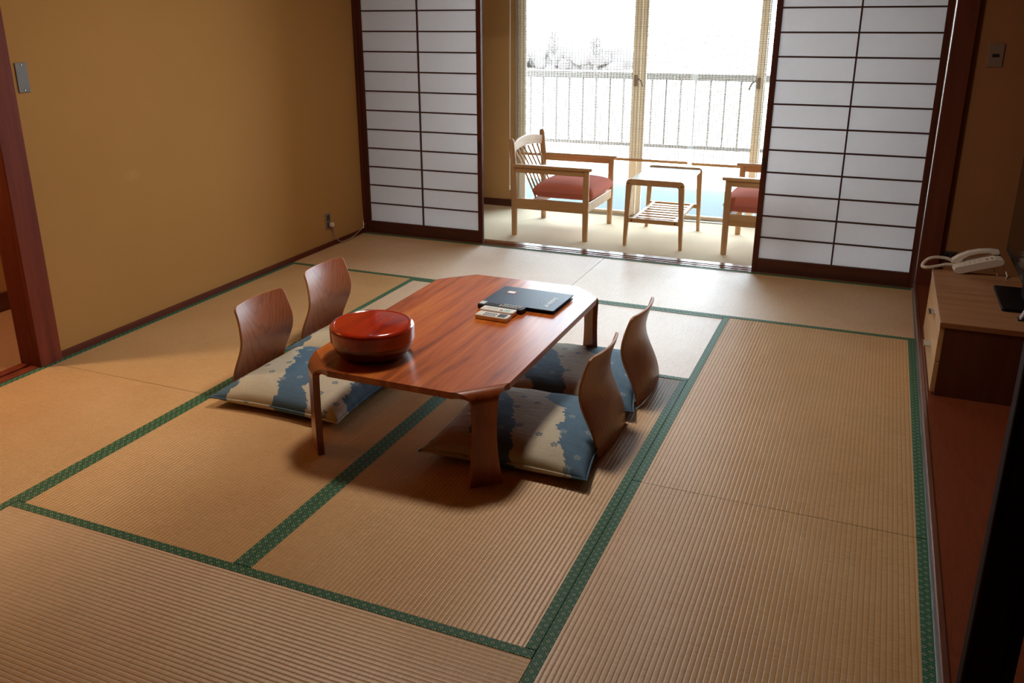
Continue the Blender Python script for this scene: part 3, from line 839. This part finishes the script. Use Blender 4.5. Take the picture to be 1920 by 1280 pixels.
# telephone
t = thing('telephone', 'cream desk telephone with coiled cord on the far end of the cabinet', 'telephone', (3.757, -.885, zc1), .06)
prof = [(.0, .012), (.004, .030), (.020, .036), (.165, .084), (.196, .083), (.203, .076), (.203, .060), (.190, .052), (.030, .0), (.012, .0)]
def side_prism(poly, y0, y1):
    m = MB(); a = [m.bm.verts.new((x, y0, z)) for x, z in poly]; b = [m.bm.verts.new((x, y1, z)) for x, z in poly]
    n = len(poly)
    for i in range(n): m.bm.faces.new((a[i], a[(i+1) % n], b[(i+1) % n], b[i]))
    m.bm.faces.new(a); m.bm.faces.new(b); return m
side_prism(prof, -.0, .105).build('base', MT['cream'], t, bevel=.003, seg=3)
hs = [(-.006,.030), (-.004,.046), (.020,.066), (.060,.088), (.105,.101), (.150,.106), (.186,.104), (.190,.092), (.186,.086), (.160,.084), (.150,.090), (.105,.085), (.065,.070), (.042,.053), (.038,.040), (.020,.030)]
side_prism([(x, z+.004) for x, z in hs], .062, .104).build('handset', MT['cream'], t, bevel=.005, seg=3)
for i in range(4):
    for j in range(3):
        x = .045+i*.019; z = .036+(x-.020)*(.048/.145)
        MB().box(x-.005, x+.005, .010+j*.015, .020+j*.015, z, z+.003).build('key', MT['white'], t, bevel=.001)
for i in range(2):
    x = .132+i*.02; z = .036+(x-.020)*(.048/.145); MB().box(x-.004, x+.004, .016, .030, z, z+.003).build('key', MT['plate2'], t, bevel=.001)
MB().bar((.165, .02, .052), (.185, .02, .003), .008, .006).bar((.165,.085,.052), (.185,.085,.003), .008, .006).build('foot', MT['cream'], t)
pts = []                                                    # coiled cord looping out over the cabinet edge
path = [Vector(p) for p in ((-.004,.083,.042), (-.03,.085,.050), (-.075,.088,.050), (-.11,.080,.036), (-.128,.060,.012), (-.112,.045,.008), (-.07,.050,.016), (-.03,.060,.024), (.004,.07,.024))]
def cat(P, s):
    n = len(P)-1; i = min(int(s*n), n-1); f = s*n-i
    p0, p1, p2, p3 = P[max(i-1,0)], P[i], P[i+1], P[min(i+2,n)]
    return .5*((2*p1) + (p2-p0)*f + (2*p0-5*p1+4*p2-p3)*f*f + (3*p1-p0-3*p2+p3)*f**3)
N = 1000
for k in range(N+1):
    s = k/N; p = cat(path, s); d_ = (cat(path, min(s+.01,1))-cat(path, max(s-.01,0))).normalized()
    sd = d_.cross(Vector((0,0,1))).normalized(); u = sd.cross(d_); a = 2*PI*62*s
    pts.append(p + (sd*math.cos(a)+u*math.sin(a))*.0056)
MB().tube(pts, .0024, 6).build('coiled_cord', MT['cream'], t, smooth=True)
MB().tube([(.195,.03,.055), (.215,.02,.03), (.222,.0,.006), (.215,-.02,.003)], .003, 8).build('line_cord', MT['cream'], t)

# ------------------------------------------------------------------ wall plates
t = thing('wall_plate', 'blank brushed steel wall plate on the ochre wall beside the door post', 'wall plate', (WX, -2.612, 1.26))
MB().box(0, .005, -.029, .029, -.062, .062).build('plate', MT['steel'], t, bevel=.002)
for z in (-.052, .052):
    m = MB(); bmesh.ops.create_uvsphere(m.bm, u_segments=12, v_segments=8, radius=.004, matrix=Matrix.Translation((.005, 0, z)) @ Matrix.Diagonal((.5,1,1,1)))
    m.build('screw', MT['chrome'], t)
t = thing('power_outlet', 'brown power outlet low on the ochre wall with white plug inserted', 'outlet', (WX, -.447, .176))
MB().box(0, .006, -.030, .030, -.054, .054).build('plate', MT['plate2'], t, bevel=.002)
for z in (-.024, .024): MB().box(.006, .0085, -.017, .017, z-.019, z+.019).build('socket', MT['plate'], t, bevel=.001)
t = thing('plug_cord', 'pale plug and grey cord drooping from the wall outlet to the corner', 'power cord', (WX, -.43, .152))
MB().box(.009, .034, -.012, .012, -.013, .013).build('plug', MT['cream'], t, bevel=.003)
c = [(.03,.0,-.01), (.034,.002,-.05), (.034,.02,-.095), (.034,.07,-.134), (.036,.14,-.142), (.036,.22,-.138), (.034,.30,-.122), (.028,.38,-.100), (.024,.41,-.080)]
P = [Vector(p) for p in c]
MB().tube([cat(P, k/60) for k in range(61)], .0032, 8).build('cord', plain('grey_cord', (150,136,124), .5), t, smooth=True)
t = thing('wall_plate', 'taupe wall plate with small black window, on the wall above the telephone', 'wall plate', (3.866, .02, 1.288))
MB().box(-.036, .036, -.006, 0, -.058, .058).build('plate', MT['plate2'], t, bevel=.002)
MB().box(-.016, .016, -.0072, -.006, -.008, .008).build('window', MT['blackm'], t)
t = thing('power_outlet', 'dark brown outlet low on the alcove wall, behind the telephone', 'outlet', (3.808, .02, .205))
MB().box(-.036, .036, -.006, 0, -.030, .030).build('plate', MT['plate'], t, bevel=.002)
for x in (-.016, .016): MB().box(x-.011, x+.011, -.0085, -.006, -.018, .018).build('socket', MT['blackm'], t, bevel=.001)

# ------------------------------------------------------------------ light
wd = bpy.data.worlds.new('sky'); bpy.context.scene.world = wd; wd.use_nodes = True
bg = wd.node_tree.nodes['Background']
tc = wd.node_tree.nodes.new('ShaderNodeTexCoord'); sp = wd.node_tree.nodes.new('ShaderNodeSeparateXYZ'); rp = wd.node_tree.nodes.new('ShaderNodeValToRGB')
wd.node_tree.links.new(tc.outputs['Generated'], sp.inputs[0]); wd.node_tree.links.new(sp.outputs[2], rp.inputs[0])
rp.color_ramp.elements[0].color = (.73, .86, 1, 1); rp.color_ramp.elements[1].color = (.80, .88, 1, 1)
wd.node_tree.links.new(rp.outputs[0], bg.inputs[0]); bg.inputs[1].default_value = 19.0
def light(name, typ, loc, e, col=(1,1,1), **k):
    l = bpy.data.lights.new(name, typ); l.energy = e; l.color = col
    for a, v in k.items(): setattr(l, a, v)
    o = bpy.data.objects.new(name, l); C.objects.link(o); o.location = loc; return o
p = light('window_portal', 'AREA', (2.07, 1.40, 1.0), 1, shape='RECTANGLE', size=2.76, size_y=2.0)
p.rotation_euler = (-PI/2, 0, 0); p.data.cycles.is_portal = True        # guides sky sampling through the window, emits nothing
light('ceiling_lamp', 'AREA', (1.84, -2.08, 2.47), 33, (1, .88, .77), shape='DISK', size=.42)
light('hall_lamp', 'POINT', (-.46, -3.15, 2.25), 78, (1, .76, .48), shadow_soft_size=.06)

# ------------------------------------------------------------------ camera
cd = bpy.data.cameras.new('camera'); cam = bpy.data.objects.new('camera', cd); C.objects.link(cam)
F, CXP, CYP = 1631.22, 931.8, 574.6
cd.sensor_width = 36; cd.lens = F/1920*36; cd.shift_x = -(CXP-960)/1920; cd.shift_y = (CYP-640)/1920; cd.clip_start = .02; cd.clip_end = 500
pt, yw, rl = .3237, -.4097, -.0057
fw = Vector((math.sin(yw)*math.cos(pt), math.cos(yw)*math.cos(pt), -math.sin(pt))); R0 = Vector((math.cos(yw), -math.sin(yw), 0)); U0 = R0.cross(fw)
Rr = R0*math.cos(rl)+U0*math.sin(rl); Ur = -R0*math.sin(rl)+U0*math.cos(rl)
cam.matrix_world = Matrix(((Rr.x,Ur.x,-fw.x,3.3538),(Rr.y,Ur.y,-fw.y,-5.3113),(Rr.z,Ur.z,-fw.z,1.50325),(0,0,0,1)))
sc = bpy.context.scene; sc.camera = cam
sc.view_settings.view_transform = 'Standard'; sc.view_settings.look = 'None'; sc.view_settings.gamma = 1; sc.view_settings.exposure = 0.0
sc.view_settings.use_curve_mapping = False
cy = sc.cycles
cy.max_bounces = 10; cy.diffuse_bounces = 7; cy.glossy_bounces = 4; cy.transparent_max_bounces = 12; cy.sample_clamp_indirect = 8
cy.caustics_reflective = False; cy.caustics_refractive = False; cy.use_denoising = True
